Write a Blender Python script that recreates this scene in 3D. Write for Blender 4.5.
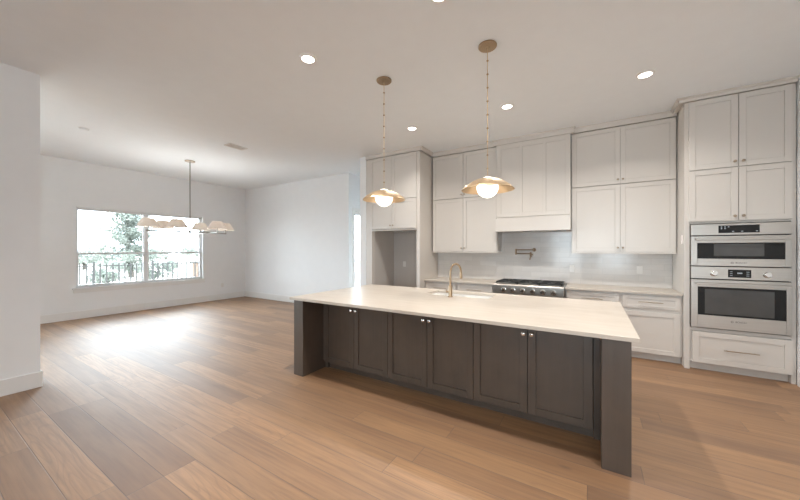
import bpy, bmesh, math, random
from mathutils import Vector, Matrix

for o in list(bpy.data.objects):
    bpy.data.objects.remove(o, do_unlink=True)
SC = bpy.context.scene
COL = SC.collection
PI = math.pi
rng = random.Random(7)

# ------------------------------------------------------------------ camera, world, lights, exposure
CEIL = 3.35
cam_d = bpy.data.cameras.new('camera')
cam = bpy.data.objects.new('camera', cam_d)
COL.objects.link(cam)
cam_d.sensor_width = 36.0
cam_d.lens = 313.1 / 800 * 36.0
cam_d.shift_y = -0.6 / 800
cam_d.clip_start = 0.05
cam_d.clip_end = 500
cam.location = (0, 0, 1.475)
cam.rotation_euler = (PI / 2, 0, math.radians(31.43))
SC.camera = cam

SKY_STRENGTH = 15.0
CAN_W = 16.5
CAN_COL = (1.0, 0.955, 0.90)

world = bpy.data.worlds.new('sky')
SC.world = world
world.use_nodes = True
wn = world.node_tree.nodes
wn.clear()
bg = wn.new('ShaderNodeBackground')
wo = wn.new('ShaderNodeOutputWorld')
bg.inputs['Color'].default_value = (0.80, 0.905, 1.0, 1)
bg.inputs['Strength'].default_value = SKY_STRENGTH
world.node_tree.links.new(bg.outputs[0], wo.inputs[0])


def area(name, loc, rot, sx, sy, power=0, color=(1, 1, 1), portal=False, disk=False, spread=180):
    d = bpy.data.lights.new(name, 'AREA')
    d.shape = 'DISK' if disk else 'RECTANGLE'
    d.size = sx
    if not disk:
        d.size_y = sy
    d.energy = power
    d.color = color
    d.spread = math.radians(spread)
    if portal:
        d.cycles.is_portal = True
    o = bpy.data.objects.new(name, d)
    o.location = loc
    o.rotation_euler = rot
    COL.objects.link(o)
    return o


# daylight portals in the seen openings and the added unseen ones (they only guide sky sampling)
area('dining_window_daylight', (-9.36, 3.34, 1.515), (0, -PI / 2, 0), 1.7, 2.55, 1, portal=True)
area('hall_door_daylight', (-5.13, 6.55, 1.22), (0, -PI / 2, 0), 2.44, 0.95, 1, portal=True)
for _x in (-1.0, 0.85):
    area('added_rear_window_daylight', (_x, -6.06, 1.55), (PI / 2, 0, 0), 1.4, 2.1, 1, portal=True)

area('added_window_daylight', (-9.36, -1.35, 1.45), (0, -PI / 2, 0), 2.7, 4.1, 1, portal=True)

# the recessed ceiling lamps: (x, y); the first five are in the photograph
CANS_SEEN = [(-2.366, 2.145), (-0.938, 4.215), (-2.357, 4.215), (0.49, 4.215), (-0.95, 2.10)]
CANS_UNSEEN = [(0.49, 2.145), (-0.6, -0.6), (1.0, -0.6)]  # out of frame: the grid's missing lamp, plus lamps added to balance the light
for _x, _y in CANS_SEEN + CANS_UNSEEN:
    area('recessed_lamp', (_x, _y, CEIL - 0.022), (0, 0, 0), 0.115, 0, CAN_W, CAN_COL, disk=True, spread=135)

vs = SC.view_settings
vs.view_transform = 'Standard'
vs.look = 'None'
vs.exposure = 0.24
vs.gamma = 1.0
vs.use_curve_mapping = False
SC.display_settings.display_device = 'sRGB'
SC.cycles.max_bounces = 10
SC.cycles.diffuse_bounces = 6
SC.cycles.glossy_bounces = 4
SC.cycles.transparent_max_bounces = 12
SC.cycles.sample_clamp_indirect = 6.0
SC.cycles.use_denoising = True
SC.cycles.caustics_reflective = False
SC.cycles.caustics_refractive = False


# ------------------------------------------------------------------ materials
class NT:
    def __init__(self, name):
        self.m = bpy.data.materials.new(name)
        self.m.use_nodes = True
        self.t = self.m.node_tree
        self.t.nodes.clear()
        self.out = self.n('ShaderNodeOutputMaterial')

    def n(self, typ, **kw):
        nd = self.t.nodes.new(typ)
        for k, v in kw.items():
            setattr(nd, k, v)
        return nd

    def l(self, a, b):
        self.t.links.new(a, b)

    def put(self, sock, v):
        if hasattr(v, 'links'):
            self.l(v, sock)
        else:
            sock.default_value = v

    def math(self, op, a, b=None, c=None, clamp=False):
        nd = self.n('ShaderNodeMath', operation=op)
        nd.use_clamp = clamp
        self.put(nd.inputs[0], a)
        if b is not None:
            self.put(nd.inputs[1], b)
        if c is not None:
            self.put(nd.inputs[2], c)
        return nd.outputs[0]

    def comb(self, x, y, z):
        nd = self.n('ShaderNodeCombineXYZ')
        for i, v in enumerate((x, y, z)):
            self.put(nd.inputs[i], v)
        return nd.outputs[0]

    def noise(self, vec, scale, detail=3, rough=0.5):
        nd = self.n('ShaderNodeTexNoise')
        self.put(nd.inputs['Vector'], vec)
        nd.inputs['Scale'].default_value = scale
        nd.inputs['Detail'].default_value = detail
        nd.inputs['Roughness'].default_value = rough
        return nd.outputs['Fac']

    def mix(self, fac, a, b, blend='MIX'):
        nd = self.n('ShaderNodeMix', data_type='RGBA', blend_type=blend)
        self.put(nd.inputs[0], fac)
        self.put(nd.inputs[6], a if hasattr(a, 'links') else (*a[:3], 1))
        self.put(nd.inputs[7], b if hasattr(b, 'links') else (*b[:3], 1))
        return nd.outputs[2]

    def rng(self, v, a, b, c, d):
        nd = self.n('ShaderNodeMapRange')
        self.put(nd.inputs[0], v)
        for i, x in enumerate((a, b, c, d)):
            self.put(nd.inputs[1 + i], x)
        return nd.outputs[0]

    def pos(self):
        g = self.n('ShaderNodeNewGeometry')
        return g.outputs['Position']

    def objco(self):
        return self.n('ShaderNodeTexCoord').outputs['Object']

    def scaled(self, vec, s):
        nd = self.n('ShaderNodeVectorMath', operation='MULTIPLY')
        self.l(vec, nd.inputs[0])
        nd.inputs[1].default_value = s
        return nd.outputs[0]

    def bump(self, h, strength, dist=0.002):
        nd = self.n('ShaderNodeBump')
        nd.inputs['Strength'].default_value = strength
        nd.inputs['Distance'].default_value = dist
        self.l(h, nd.inputs['Height'])
        return nd.outputs[0]

    def principled(self, color, rough, metal=0.0, normal=None, spec=0.5, emit=None, estr=0.0, **extra):
        p = self.n('ShaderNodeBsdfPrincipled')
        self.put(p.inputs['Base Color'], color if hasattr(color, 'links') else (*color[:3], 1))
        self.put(p.inputs['Roughness'], rough)
        self.put(p.inputs['Metallic'], metal)
        p.inputs['Specular IOR Level'].default_value = spec
        if normal is not None:
            self.l(normal, p.inputs['Normal'])
        if emit:
            p.inputs['Emission Color'].default_value = (*emit, 1)
            p.inputs['Emission Strength'].default_value = estr
        for k, v in extra.items():
            self.put(p.inputs[k.replace('_', ' ')], v)
        self.l(p.outputs[0], self.out.inputs[0])
        return p


def paint(name, col, rough=0.5, var=0.02, scale=6, bump=0.03, spec=0.5):
    t = NT(name)
    p = t.pos()
    f = t.noise(p, scale, 4)
    c0 = tuple(x * (1 - var) for x in col)
    c1 = tuple(x * (1 + var) for x in col)
    c = t.mix(f, c0, c1)
    b = t.bump(t.noise(p, 220, 2), bump, 0.001)
    t.principled(c, rough, normal=b, spec=spec)
    return t.m


def metal(name, col, rough, brushed=None):
    t = NT(name)
    c, r = col, rough
    nrm = None
    if brushed:
        f = t.noise(t.scaled(t.pos(), brushed), 1.0, 3)
        c = t.mix(f, tuple(x * 0.9 for x in col), tuple(min(1, x * 1.08) for x in col))
        r = t.rng(f, 0, 1, rough - 0.06, rough + 0.08)
    else:
        f = t.noise(t.pos(), 60, 2)
        r = rough
    t.principled(c, r, 1.0, nrm)
    return t.m


def plain(name, col, rough=0.5, spec=0.5, var=0.06, scale=30):
    t = NT(name)
    f = t.noise(t.pos(), scale, 2)
    t.principled(t.mix(f, tuple(x * (1 - var) for x in col), tuple(x * (1 + var) for x in col)), rough, spec=spec)
    return t.m


def emission(name, col, strength):
    t = NT(name)
    e = t.n('ShaderNodeEmission')
    e.inputs[0].default_value = (*col, 1)
    e.inputs[1].default_value = strength
    t.l(e.outputs[0], t.out.inputs[0])
    return t.m


def floor_material():
    t = NT('oak_planks')
    sep = t.n('ShaderNodeSeparateXYZ')
    t.l(t.pos(), sep.inputs[0])
    x, y = sep.outputs[0], sep.outputs[1]
    W, L = 0.1925, 1.75
    yy = t.math('DIVIDE', t.math('ADD', y, 20 * W - 0.742 + 4 * W), W)
    row = t.math('FLOOR', yy)
    fy = t.math('FRACT', yy)
    wn1 = t.n('ShaderNodeTexWhiteNoise', noise_dimensions='1D')
    t.l(row, wn1.inputs['W'])
    off = t.math('MULTIPLY', wn1.outputs['Value'], 5.3)
    xx = t.math('ADD', t.math('DIVIDE', t.math('ADD', x, 30.0), L), off)
    colm = t.math('FLOOR', xx)
    fx = t.math('FRACT', xx)
    wn2 = t.n('ShaderNodeTexWhiteNoise', noise_dimensions='2D')
    t.l(t.comb(row, colm, 0.0), wn2.inputs['Vector'])
    rid = wn2.outputs['Value']
    sepc = t.n('ShaderNodeSeparateColor')
    t.l(wn2.outputs['Color'], sepc.inputs[0])
    r2, r3 = sepc.outputs[0], sepc.outputs[1]
    ramp = t.n('ShaderNodeValToRGB')
    t.l(rid, ramp.inputs[0])
    e = ramp.color_ramp.elements
    e[0].position, e[0].color = 0.0, (0.172, 0.078, 0.026, 1)
    e[1].position, e[1].color = 1.0, (0.385, 0.197, 0.076, 1)
    for ps, c in ((0.3, (0.238, 0.112, 0.038)), (0.65, (0.30, 0.15, 0.054))):
        k = ramp.color_ramp.elements.new(ps)
        k.color = (*c, 1)
    seed = t.math('MULTIPLY', rid, 37.0)
    # fine grain streaks
    v1 = t.comb(t.math('MULTIPLY', x, 1.6), t.math('MULTIPLY', y, 42.0), seed)
    g1 = t.noise(v1, 1.0, 5, 0.6)
    # cathedral figure: contour lines of a stretched noise
    v2 = t.comb(t.math('MULTIPLY', x, 0.75), t.math('MULTIPLY', y, 5.5), seed)
    n2 = t.noise(v2, 1.0, 1.5, 0.5)
    c2 = t.math('FRACT', t.math('MULTIPLY', n2, 15.0))
    c2 = t.math('ABSOLUTE', t.math('SUBTRACT', c2, 0.5))
    fig = t.rng(c2, 0.0, 0.20, 1.0, 0.0)
    figs = t.math('MULTIPLY', fig, t.rng(r2, 0.3, 1.0, 0.02, 0.30))
    # large blotches
    v3 = t.comb(t.math('MULTIPLY', x, 1.1), t.math('MULTIPLY', y, 7.0), seed)
    g3 = t.noise(v3, 1.3, 3, 0.5)
    c = ramp.outputs[0]
    c = t.mix(t.rng(g1, 0.40, 0.72, 0.0, 0.75), c, (0.15, 0.07, 0.027))
    c = t.mix(t.rng(g3, 0.4, 0.8, 0.0, 0.35), c, (0.44, 0.245, 0.105))
    c = t.mix(figs, c, (0.11, 0.058, 0.030))
    # a few knots
    kn = t.n('ShaderNodeTexVoronoi')
    t.l(t.comb(t.math('MULTIPLY', x, 0.8), t.math('MULTIPLY', y, 2.2), seed), kn.inputs['Vector'])
    kn.inputs['Scale'].default_value = 1.0
    c = t.mix(t.rng(kn.outputs['Distance'], 0.015, 0.05, 0.75, 0.0), c, (0.055, 0.03, 0.018))
    # joints
    ey = t.math('MULTIPLY', t.math('MINIMUM', fy, t.math('SUBTRACT', 1.0, fy)), W)
    ex = t.math('MULTIPLY', t.math('MINIMUM', fx, t.math('SUBTRACT', 1.0, fx)), L)
    ed = t.math('MINIMUM', ey, ex)
    joint = t.rng(ed, 0.0008, 0.0032, 1.0, 0.0)
    c = t.mix(t.math('MULTIPLY', joint, 0.72), c, (0.06, 0.032, 0.018))
    rough = t.math('ADD', t.rng(g1, 0.2, 0.8, 0.55, 0.66), t.math('MULTIPLY', r3, 0.05))
    h = t.math('SUBTRACT', t.math('MULTIPLY', g1, 0.25), t.math('ADD', joint, t.math('MULTIPLY', figs, 0.6)))
    nb = t.bump(h, 0.55, 0.0018)
    t.principled(c, rough, normal=nb, spec=0.5, Coat_Weight=1.0, Coat_IOR=1.8, Coat_Roughness=0.62, Coat_Normal=nb)
    return t.m


def island_wood():
    t = NT('dark_stained_wood')
    p = t.pos()
    g = t.noise(t.scaled(p, (26, 26, 1.6)), 1.0, 5, 0.6)
    b = t.noise(p, 4.5, 4, 0.6)
    c = t.mix(g, (0.056, 0.042, 0.033), (0.098, 0.074, 0.057))
    c = t.mix(t.rng(b, 0.3, 0.75, 0.0, 0.5), c, (0.118, 0.084, 0.062))
    t.principled(c, t.rng(g, 0, 1, 0.30, 0.42), normal=t.bump(g, 0.12, 0.001))
    return t.m


def quartz():
    t = NT('cream_quartz')
    p = t.pos()
    w = t.noise(p, 1.6, 3)
    s = t.noise(t.scaled(p, (2.2, 16.0, 8.0)), 1.0, 6, 0.65)
    c = t.mix(t.rng(s, 0.3, 0.75, 0, 1), (0.585, 0.525, 0.455), (0.48, 0.415, 0.345))
    c = t.mix(t.rng(w, 0.35, 0.7, 0, 0.45), c, (0.62, 0.57, 0.51))
    t.principled(c, 0.32, spec=0.45)
    return t.m


def tiles():
    t = NT('glossy_wall_tile')
    sep = t.n('ShaderNodeSeparateXYZ')
    t.l(t.pos(), sep.inputs[0])
    v = t.comb(sep.outputs[0], t.math('SUBTRACT', sep.outputs[2], 0.915), 0.0)
    b = t.n('ShaderNodeTexBrick')
    t.l(v, b.inputs['Vector'])
    b.offset = 0.5
    b.inputs['Scale'].default_value = 1.0
    b.inputs['Brick Width'].default_value = 0.30
    b.inputs['Row Height'].default_value = 0.0857
    b.inputs['Mortar Size'].default_value = 0.0016
    b.inputs['Mortar Smooth'].default_value = 0.3
    b.inputs['Color1'].default_value = (0.64, 0.605, 0.57, 1)
    b.inputs['Color2'].default_value = (0.71, 0.68, 0.65, 1)
    b.inputs['Mortar'].default_value = (0.54, 0.52, 0.495, 1)
    f = t.noise(t.scaled(v, (3, 9, 1)), 1.0, 5, 0.6)
    c = t.mix(t.rng(f, 0.4, 0.75, 0, 0.4), b.outputs['Color'], (0.55, 0.54, 0.53))
    wob = t.noise(v, 9, 2)
    h = t.math('SUBTRACT', t.math('MULTIPLY', wob, 0.6), b.outputs['Fac'])
    t.principled(c, 0.13, normal=t.bump(h, 0.3, 0.003), spec=0.4)
    return t.m


def pane_glass():
    t = NT('clear_pane')
    tr = t.n('ShaderNodeBsdfTransparent')
    tr.inputs[0].default_value = (0.97, 0.985, 0.98, 1)
    gl = t.n('ShaderNodeBsdfGlossy')
    gl.inputs['Roughness'].default_value = 0.02
    fr = t.n('ShaderNodeFresnel')
    fr.inputs[0].default_value = 1.45
    mx = t.n('ShaderNodeMixShader')
    t.l(t.math('MULTIPLY', fr.outputs[0], 0.7), mx.inputs[0])
    t.l(tr.outputs[0], mx.inputs[1])
    t.l(gl.outputs[0], mx.inputs[2])
    t.l(mx.outputs[0], t.out.inputs[0])
    return t.m


def shade_fabric():
    t = NT('linen_shade')
    f = t.noise(t.scaled(t.objco(), (90, 90, 90)), 1.0, 2)
    c = t.mix(f, (0.82, 0.765, 0.715), (0.88, 0.835, 0.79))
    d = t.n('ShaderNodeBsdfDiffuse')
    t.l(c, d.inputs[0])
    tr = t.n('ShaderNodeBsdfTranslucent')
    t.l(c, tr.inputs[0])
    mx = t.n('ShaderNodeMixShader')
    mx.inputs[0].default_value = 0.5
    t.l(d.outputs[0], mx.inputs[1])
    t.l(tr.outputs[0], mx.inputs[2])
    t.l(mx.outputs[0], t.out.inputs[0])
    return t.m


def leaf_mat(name, a, b):
    t = NT(name)
    f = t.noise(t.pos(), 1.8, 4)
    c = t.mix(t.rng(f, 0.35, 0.65, 0, 1), a, b)
    d = t.n('ShaderNodeBsdfDiffuse')
    t.l(c, d.inputs[0])
    tr = t.n('ShaderNodeBsdfTranslucent')
    t.l(c, tr.inputs[0])
    mx = t.n('ShaderNodeMixShader')
    mx.inputs[0].default_value = 0.35
    t.l(d.outputs[0], mx.inputs[1])
    t.l(tr.outputs[0], mx.inputs[2])
    t.l(mx.outputs[0], t.out.inputs[0])
    return t.m


M = {
    'wall': paint('wall_paint', (0.835, 0.843, 0.850), 0.6),
    'ceiling': paint('ceiling_paint', (0.86, 0.895, 0.925), 0.8),
    'trim': paint('white_trim_paint', (0.80, 0.79, 0.775), 0.35, bump=0.01),
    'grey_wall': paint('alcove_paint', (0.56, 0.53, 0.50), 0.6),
    'cab': paint('cabinet_paint', (0.64, 0.60, 0.555), 0.27, 0.015, 3, 0.01),
    'frame': paint('window_vinyl', (0.78, 0.79, 0.80), 0.35, bump=0.0),
    'floor': floor_material(),
    'wood': island_wood(),
    'quartz': quartz(),
    'tile': tiles(),
    'pane': pane_glass(),
    'brass': metal('satin_brass', (0.63, 0.475, 0.305), 0.40),
    'brass_in': metal('brass_lining', (0.82, 0.63, 0.41), 0.42),
    'aged_brass': metal('aged_brass', (0.41, 0.295, 0.19), 0.32),
    'dark_brass': metal('dark_brass', (0.27, 0.19, 0.125), 0.34),
    'nickel': metal('satin_nickel', (0.72, 0.69, 0.65), 0.25),
    'bronze': metal('champagne_bronze', (0.42, 0.335, 0.25), 0.3),
    'grey_metal': metal('brushed_nickel_rod', (0.33, 0.315, 0.295), 0.35),
    'steel': metal('brushed_stainless', (0.52, 0.485, 0.445), 0.30, (1.5, 1.5, 160)),
    'steel_knob': metal('polished_steel_knob', (0.82, 0.80, 0.77), 0.16),
    'black_glass': plain('black_glass', (0.010, 0.010, 0.010), 0.05, 0.35),
    'grey_glass': plain('inner_glass_reflection', (0.045, 0.044, 0.042), 0.07, 0.9, 0.25, 5),  # lighter grey base stands in for the room's reflection in the glass
    'iron': plain('cast_iron', (0.022, 0.021, 0.020), 0.5),
    'dark': plain('dark_recess', (0.03, 0.028, 0.026), 0.6),
    'white_plastic': plain('white_plastic', (0.78, 0.76, 0.73), 0.35, 0.5, 0.02),
    'ceramic': plain('white_sink_glaze', (0.86, 0.85, 0.83), 0.12, 0.5, 0.02),
    'opal': emission('opal_globe', (1.0, 0.95, 0.87), 2.6),
    'led': emission('recessed_lens', (1.0, 0.95, 0.88), 9.0),
    'bulb': emission('warm_bulb', (1.0, 0.88, 0.72), 12.0),
    'digits': emission('display_digits', (0.80, 0.86, 0.9), 0.55),
    'shade': shade_fabric(),
    'ink': plain('logo_ink', (0.10, 0.085, 0.075), 0.4),
    'leaf': leaf_mat('feathery_leaves', (0.135, 0.152, 0.13), (0.24, 0.255, 0.225)),
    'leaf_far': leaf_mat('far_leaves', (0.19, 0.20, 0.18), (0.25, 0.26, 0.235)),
    'bark': plain('bark', (0.08, 0.07, 0.06), 0.9, 0.2, 0.3, 8),
    'fence': plain('fence_metal', (0.045, 0.044, 0.042), 0.7, 0.05),
    'tan': plain('tan_wood', (0.15, 0.105, 0.08), 0.8, 0.2, 0.2, 6),
}


def ground_material():
    t = NT('dry_ground')
    p = t.pos()
    f = t.noise(p, 0.35, 4)
    g = t.noise(p, 5, 4)
    c = t.mix(t.rng(f, 0.4, 0.6, 0, 1), (0.40, 0.37, 0.34), (0.36, 0.345, 0.31))
    c = t.mix(t.rng(g, 0.3, 0.7, 0, 0.35), c, (0.40, 0.31, 0.27))
    t.principled(c, 0.9, spec=0.2)
    return t.m


M['ground'] = ground_material()
M['patio'] = plain('pale_concrete', (0.42, 0.41, 0.39), 0.85, 0.2, 0.06, 4)


# ------------------------------------------------------------------ builders
ORG = {}


class MB:
    def __init__(self):
        self.b = bmesh.new()

    def box(self, x0, x1, y0, y1, z0, z1):
        if x1 < x0: x0, x1 = x1, x0
        if y1 < y0: y0, y1 = y1, y0
        if z1 < z0: z0, z1 = z1, z0
        v = [self.b.verts.new(p) for p in ((x0, y0, z0), (x1, y0, z0), (x1, y1, z0), (x0, y1, z0),
                                           (x0, y0, z1), (x1, y0, z1), (x1, y1, z1), (x0, y1, z1))]
        for f in ((0, 3, 2, 1), (4, 5, 6, 7), (0, 1, 5, 4), (1, 2, 6, 5), (2, 3, 7, 6), (3, 0, 4, 7)):
            self.b.faces.new([v[i] for i in f])
        return self

    def lathe(self, prof, c, seg=32, axis='z', flute=None):
        """prof: (radius, height) pairs; radius 0 closes the end; flute(angle, i) scales the radius."""
        cx, cy, cz = c
        rings = []
        for i, (r, h) in enumerate(prof):
            ring = []
            n = 1 if r < 1e-6 else seg
            for k in range(n):
                a = 2 * PI * k / seg
                rr = r * (flute(a, i) if flute else 1)
                u, w = rr * math.cos(a), rr * math.sin(a)
                p = {'z': (cx + u, cy + w, cz + h), 'y': (cx + u, cy + h, cz - w), 'x': (cx + h, cy + u, cz + w)}[axis]
                ring.append(self.b.verts.new(p))
            rings.append(ring)
        for a, b in zip(rings, rings[1:]):
            for k in range(seg):
                k2 = (k + 1) % seg
                if len(a) == 1 and len(b) == 1:
                    continue
                if len(a) == 1:
                    f = [a[0], b[k2], b[k]]
                elif len(b) == 1:
                    f = [a[k], a[k2], b[0]]
                else:
                    f = [a[k], a[k2], b[k2], b[k]]
                self.b.faces.new(f)
        return self

    def tube(self, pts, r, seg=12, cap=True):
        pts = [Vector(p) for p in pts]
        rad = r if isinstance(r, (list, tuple)) else [r] * len(pts)
        prev = None
        rings = []
        for i, p in enumerate(pts):
            if i == 0:
                d = pts[1] - pts[0]
            elif i == len(pts) - 1:
                d = pts[-1] - pts[-2]
            else:
                d = (pts[i + 1] - p).normalized() + (p - pts[i - 1]).normalized()
            d.normalize()
            if prev is None:
                u = d.cross(Vector((0, 0, 1)))
                if u.length < 1e-3:
                    u = d.cross(Vector((1, 0, 0)))
            else:
                u = prev - d * prev.dot(d)
            u.normalize()
            prev = u
            w = d.cross(u)
            rings.append([self.b.verts.new(p + (u * math.cos(2 * PI * k / seg) + w * math.sin(2 * PI * k / seg)) * rad[i]) for k in range(seg)])
        for a, b in zip(rings, rings[1:]):
            for k in range(seg):
                k2 = (k + 1) % seg
                self.b.faces.new([a[k], a[k2], b[k2], b[k]])
        if cap:
            self.b.faces.new(rings[0][::-1])
            self.b.faces.new(rings[-1])
        return self

    def sweep(self, prof, axis, a, b, mitre_a=0.0, mitre_b=0.0):
        """extrude a closed profile along x (profile in y,z) or y (profile in x,z); mitre shifts each end by k*(p0-ref)"""
        ref = prof[0][0]
        ends = []
        for e, mk in ((a, mitre_a), (b, mitre_b)):
            ring = []
            for p, z in prof:
                s = e + mk * (p - ref)
                ring.append(self.b.verts.new((s, p, z) if axis == 'x' else (p, s, z)))
            ends.append(ring)
        n = len(prof)
        for k in range(n):
            k2 = (k + 1) % n
            self.b.faces.new([ends[0][k], ends[0][k2], ends[1][k2], ends[1][k]])
        self.b.faces.new(ends[0][::-1])
        self.b.faces.new(ends[1])
        return self

    def build(self, name, mat, parent=None, loc=None, bevel=0.0, smooth=False, seg=2):
        bmesh.ops.recalc_face_normals(self.b, faces=self.b.faces)
        o_w = ORG[parent.name] if parent is not None else Vector((0, 0, 0))
        if loc is not None:
            my = Vector(loc)
        else:
            my = o_w.copy()
        bmesh.ops.translate(self.b, verts=self.b.verts, vec=-my)
        if smooth:
            for f in self.b.faces:
                f.smooth = True
            for e in self.b.edges:
                if len(e.link_faces) == 2 and e.calc_face_angle(0) > math.radians(38):
                    e.smooth = False
        me = bpy.data.meshes.new(name)
        self.b.to_mesh(me)
        self.b.free()
        me.materials.append(M[mat] if isinstance(mat, str) else mat)
        o = bpy.data.objects.new(name, me)
        COL.objects.link(o)
        if parent is not None:
            o.parent = parent
        o.location = my - o_w
        ORG[o.name] = my
        if bevel:
            md = o.modifiers.new('bevel', 'BEVEL')
            md.width = bevel
            md.segments = seg
            md.limit_method = 'ANGLE'
            md.angle_limit = math.radians(40)
            md.harden_normals = False
        return o


def box(name, mat, x0, x1, y0, y1, z0, z1, parent=None, bevel=0.0, loc=None):
    return MB().box(x0, x1, y0, y1, z0, z1).build(name, mat, parent, loc=loc, bevel=bevel)


def tag(o, label, cat, group=None, kind=None):
    o['label'] = label
    if cat:
        o['category'] = cat
    if group:
        o['group'] = group
    if kind:
        o['kind'] = kind
    return o


def thing(name, loc, label, cat, group=None, kind=None):
    o = bpy.data.objects.new(name, None)
    o.empty_display_size = 0.1
    COL.objects.link(o)
    o.location = loc
    ORG[o.name] = Vector(loc)
    return tag(o, label, cat, group, kind)


def kids(o):
    return [c for c in COL.objects if c.parent == o]


def copy_tree(o, parent=None):
    c = o.copy()
    COL.objects.link(c)
    if parent is not None:
        c.parent = parent
    for ch in kids(o):
        copy_tree(ch, c)
    return c


def struct(o, label, cat):
    return tag(o, label, cat, kind='structure')


# ------------------------------------------------------------------ room shell
XW, XS, XR = -9.29, -5.055, 1.915          # window wall, near-left wall face, right wall
YB, YR = 5.87, -6.0                         # kitchen / dining far wall, rear wall
T = 0.15

struct(MB().box(-9.44, XR + T, YR - T, YB + T, -0.15, 0.0).box(XS - T, -3.9, YB + T, 9.0, -0.15, 0.0).build('floor', 'floor'), 'wide oak plank floor running through kitchen and dining area', 'floor')
struct(MB().box(-9.44, XR + T, YR - T, YB + T, CEIL, CEIL + 0.15).box(XS - T, -3.9, YB + T, 9.0, CEIL, CEIL + 0.15).build('ceiling', 'ceiling'), 'flat painted ceiling with recessed lights', 'ceiling')

WY0, WY1, WZ0, WZ1 = 2.075, 4.61, 0.655, 2.378
b = MB()
b.box(XW - T, XW, .7, WY0, 0, CEIL).box(XW - T, XW, WY1, YB + T, 0, CEIL).box(XW - T, XW, -4.15, -3.4, 0, CEIL)
b.box(XW - T, XW, -3.4, .7, 0, .1).box(XW - T, XW, -3.4, .7, 2.8, CEIL)
b.box(XW - T, XW, WY0, WY1, 0, WZ0).box(XW - T, XW, WY0, WY1, WZ1, CEIL)
struct(b.build('wall_left', 'wall'), 'white dining wall around the wide window', 'wall')

DY0, DY1, DZ = 6.085, 7.0, 2.43
b = MB().box(XW, XS, YB, YB + T, 0, CEIL)
b.box(XS - T, XS, YB + T, DY0, 0, CEIL).box(XS - T, XS, DY1, 9.0, 0, CEIL).box(XS - T, XS, DY0, DY1, DZ, CEIL)
struct(b.build('wall_far', 'wall'), 'white dining end wall turning into the hallway', 'wall')

b = MB().box(XS - T, XS, YR, 0.855, 0, CEIL).box(XW, XS - T, -4.15, -4.0, 0, CEIL)
struct(b.build('wall_near_left', 'wall'), 'white wall end at the left edge nearest the camera', 'wall')

b = MB().box(-4.055, -3.9, 5.06, 9.0, 0, CEIL).box(-3.9, XR, YB, YB + T, 0, CEIL).box(XS, -4.055, 8.85, 9.0, 0, CEIL)
struct(b.build('wall_kitchen', 'wall'), 'wall behind the kitchen cabinets with the short return beside the refrigerator alcove', 'wall')
struct(box('wall_right', 'wall', XR, XR + T, YR, YB + T, 0, CEIL), 'white wall strip right of the oven tower', 'wall')

RW = [(-1.0, 0.7), (0.85, 0.7)]  # unseen windows, placed and sized for the light they let in
RZ0, RZ1 = .5, 2.6
b = MB()
xs = [XS - T]
for cx, hw in RW:
    xs += [cx - hw, cx + hw]
xs.append(XR + T)
for i in range(0, len(xs), 2):
    b.box(xs[i], xs[i + 1], YR - T, YR, 0, CEIL)
for cx, hw in RW:
    b.box(cx - hw, cx + hw, YR - T, YR, 0, RZ0).box(cx - hw, cx + hw, YR - T, YR, RZ1, CEIL)
struct(b.build('wall_rear', 'wall'), 'white living room wall with two unseen windows placed for their light', 'wall')
for i, (cx, hw) in enumerate(RW):
    w = MB()
    for a0, a1, c0, c1 in ((cx - hw, cx - hw + .06, RZ0, RZ1), (cx + hw - .06, cx + hw, RZ0, RZ1), (cx - hw, cx + hw, RZ0, RZ0 + .06), (cx - hw, cx + hw, RZ1 - .06, RZ1), (cx - hw, cx + hw, 1.52, 1.57)):
        w.box(a0, a1, YR - .11, YR - .06, c0, c1)
    wo_ = struct(w.build('window_%d' % (i + 3), 'frame'), 'unseen tall white framed living room window, placed for its light', 'window')
    box('pane', 'pane', cx - hw + .06, cx + hw - .06, YR - .09, YR - .084, RZ0 + .06, RZ1 - .06, wo_)

# baseboards
BH, BT = 0.165, 0.016


def baseboard(name, segs, label):
    m = MB()
    for x0, x1, y0, y1 in segs:
        m.box(x0, x1, y0, y1, 0, BH)
    struct(m.build(name, 'trim', bevel=0.004), label, 'baseboard')


baseboard('baseboard_left', [(XW, XW + BT, -4.0, YB)], 'tall white baseboard under the dining window')
baseboard('baseboard_far', [(XW + BT, XS + BT, YB - BT, YB), (XS, XS + BT, YB, DY0 - .1)], 'tall white baseboard along the dining end wall')
baseboard('baseboard_near_left', [(XS, XS + BT, YR, 0.855 + BT), (XS - T, XS, 0.855, 0.855 + BT)], 'tall white baseboard at the foot of the near wall end')
baseboard('baseboard_right', [(XR - BT, XR, -5.9, 5.13)], 'white baseboard on the wall right of the oven tower')
baseboard('baseboard_kitchen', [(-4.055 - BT, -3.9, 5.06 - BT, 5.06), (-4.055 - BT, -4.055, 5.06, 8.85)], 'white baseboard round the wall return by the refrigerator alcove')

w = MB()  # hidden window, added to bring more daylight into the dining room
for a0, a1, c0, c1 in ((-3.4, -3.34, .1, 2.8), (.64, .7, .1, 2.8), (-3.34, .64, .1, .16), (-3.34, .64, 2.74, 2.8), (-2.03, -1.97, .16, 2.74), (-.71, -.65, .16, 2.74)):
    w.box(XW - .12, XW - .07, a0, a1, c0, c1)
wo_ = struct(w.build('window_5', 'frame'), 'unseen wide glazed opening behind the near wall end, added to light the dining room', 'window')
box('pane', 'pane', XW - .10, XW - .094, -3.34, .64, .16, 2.74, wo_)

# dining window: two single-hung units with a mullion between, in one opening
FX0, FX1 = XW - 0.13, XW - 0.075


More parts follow.
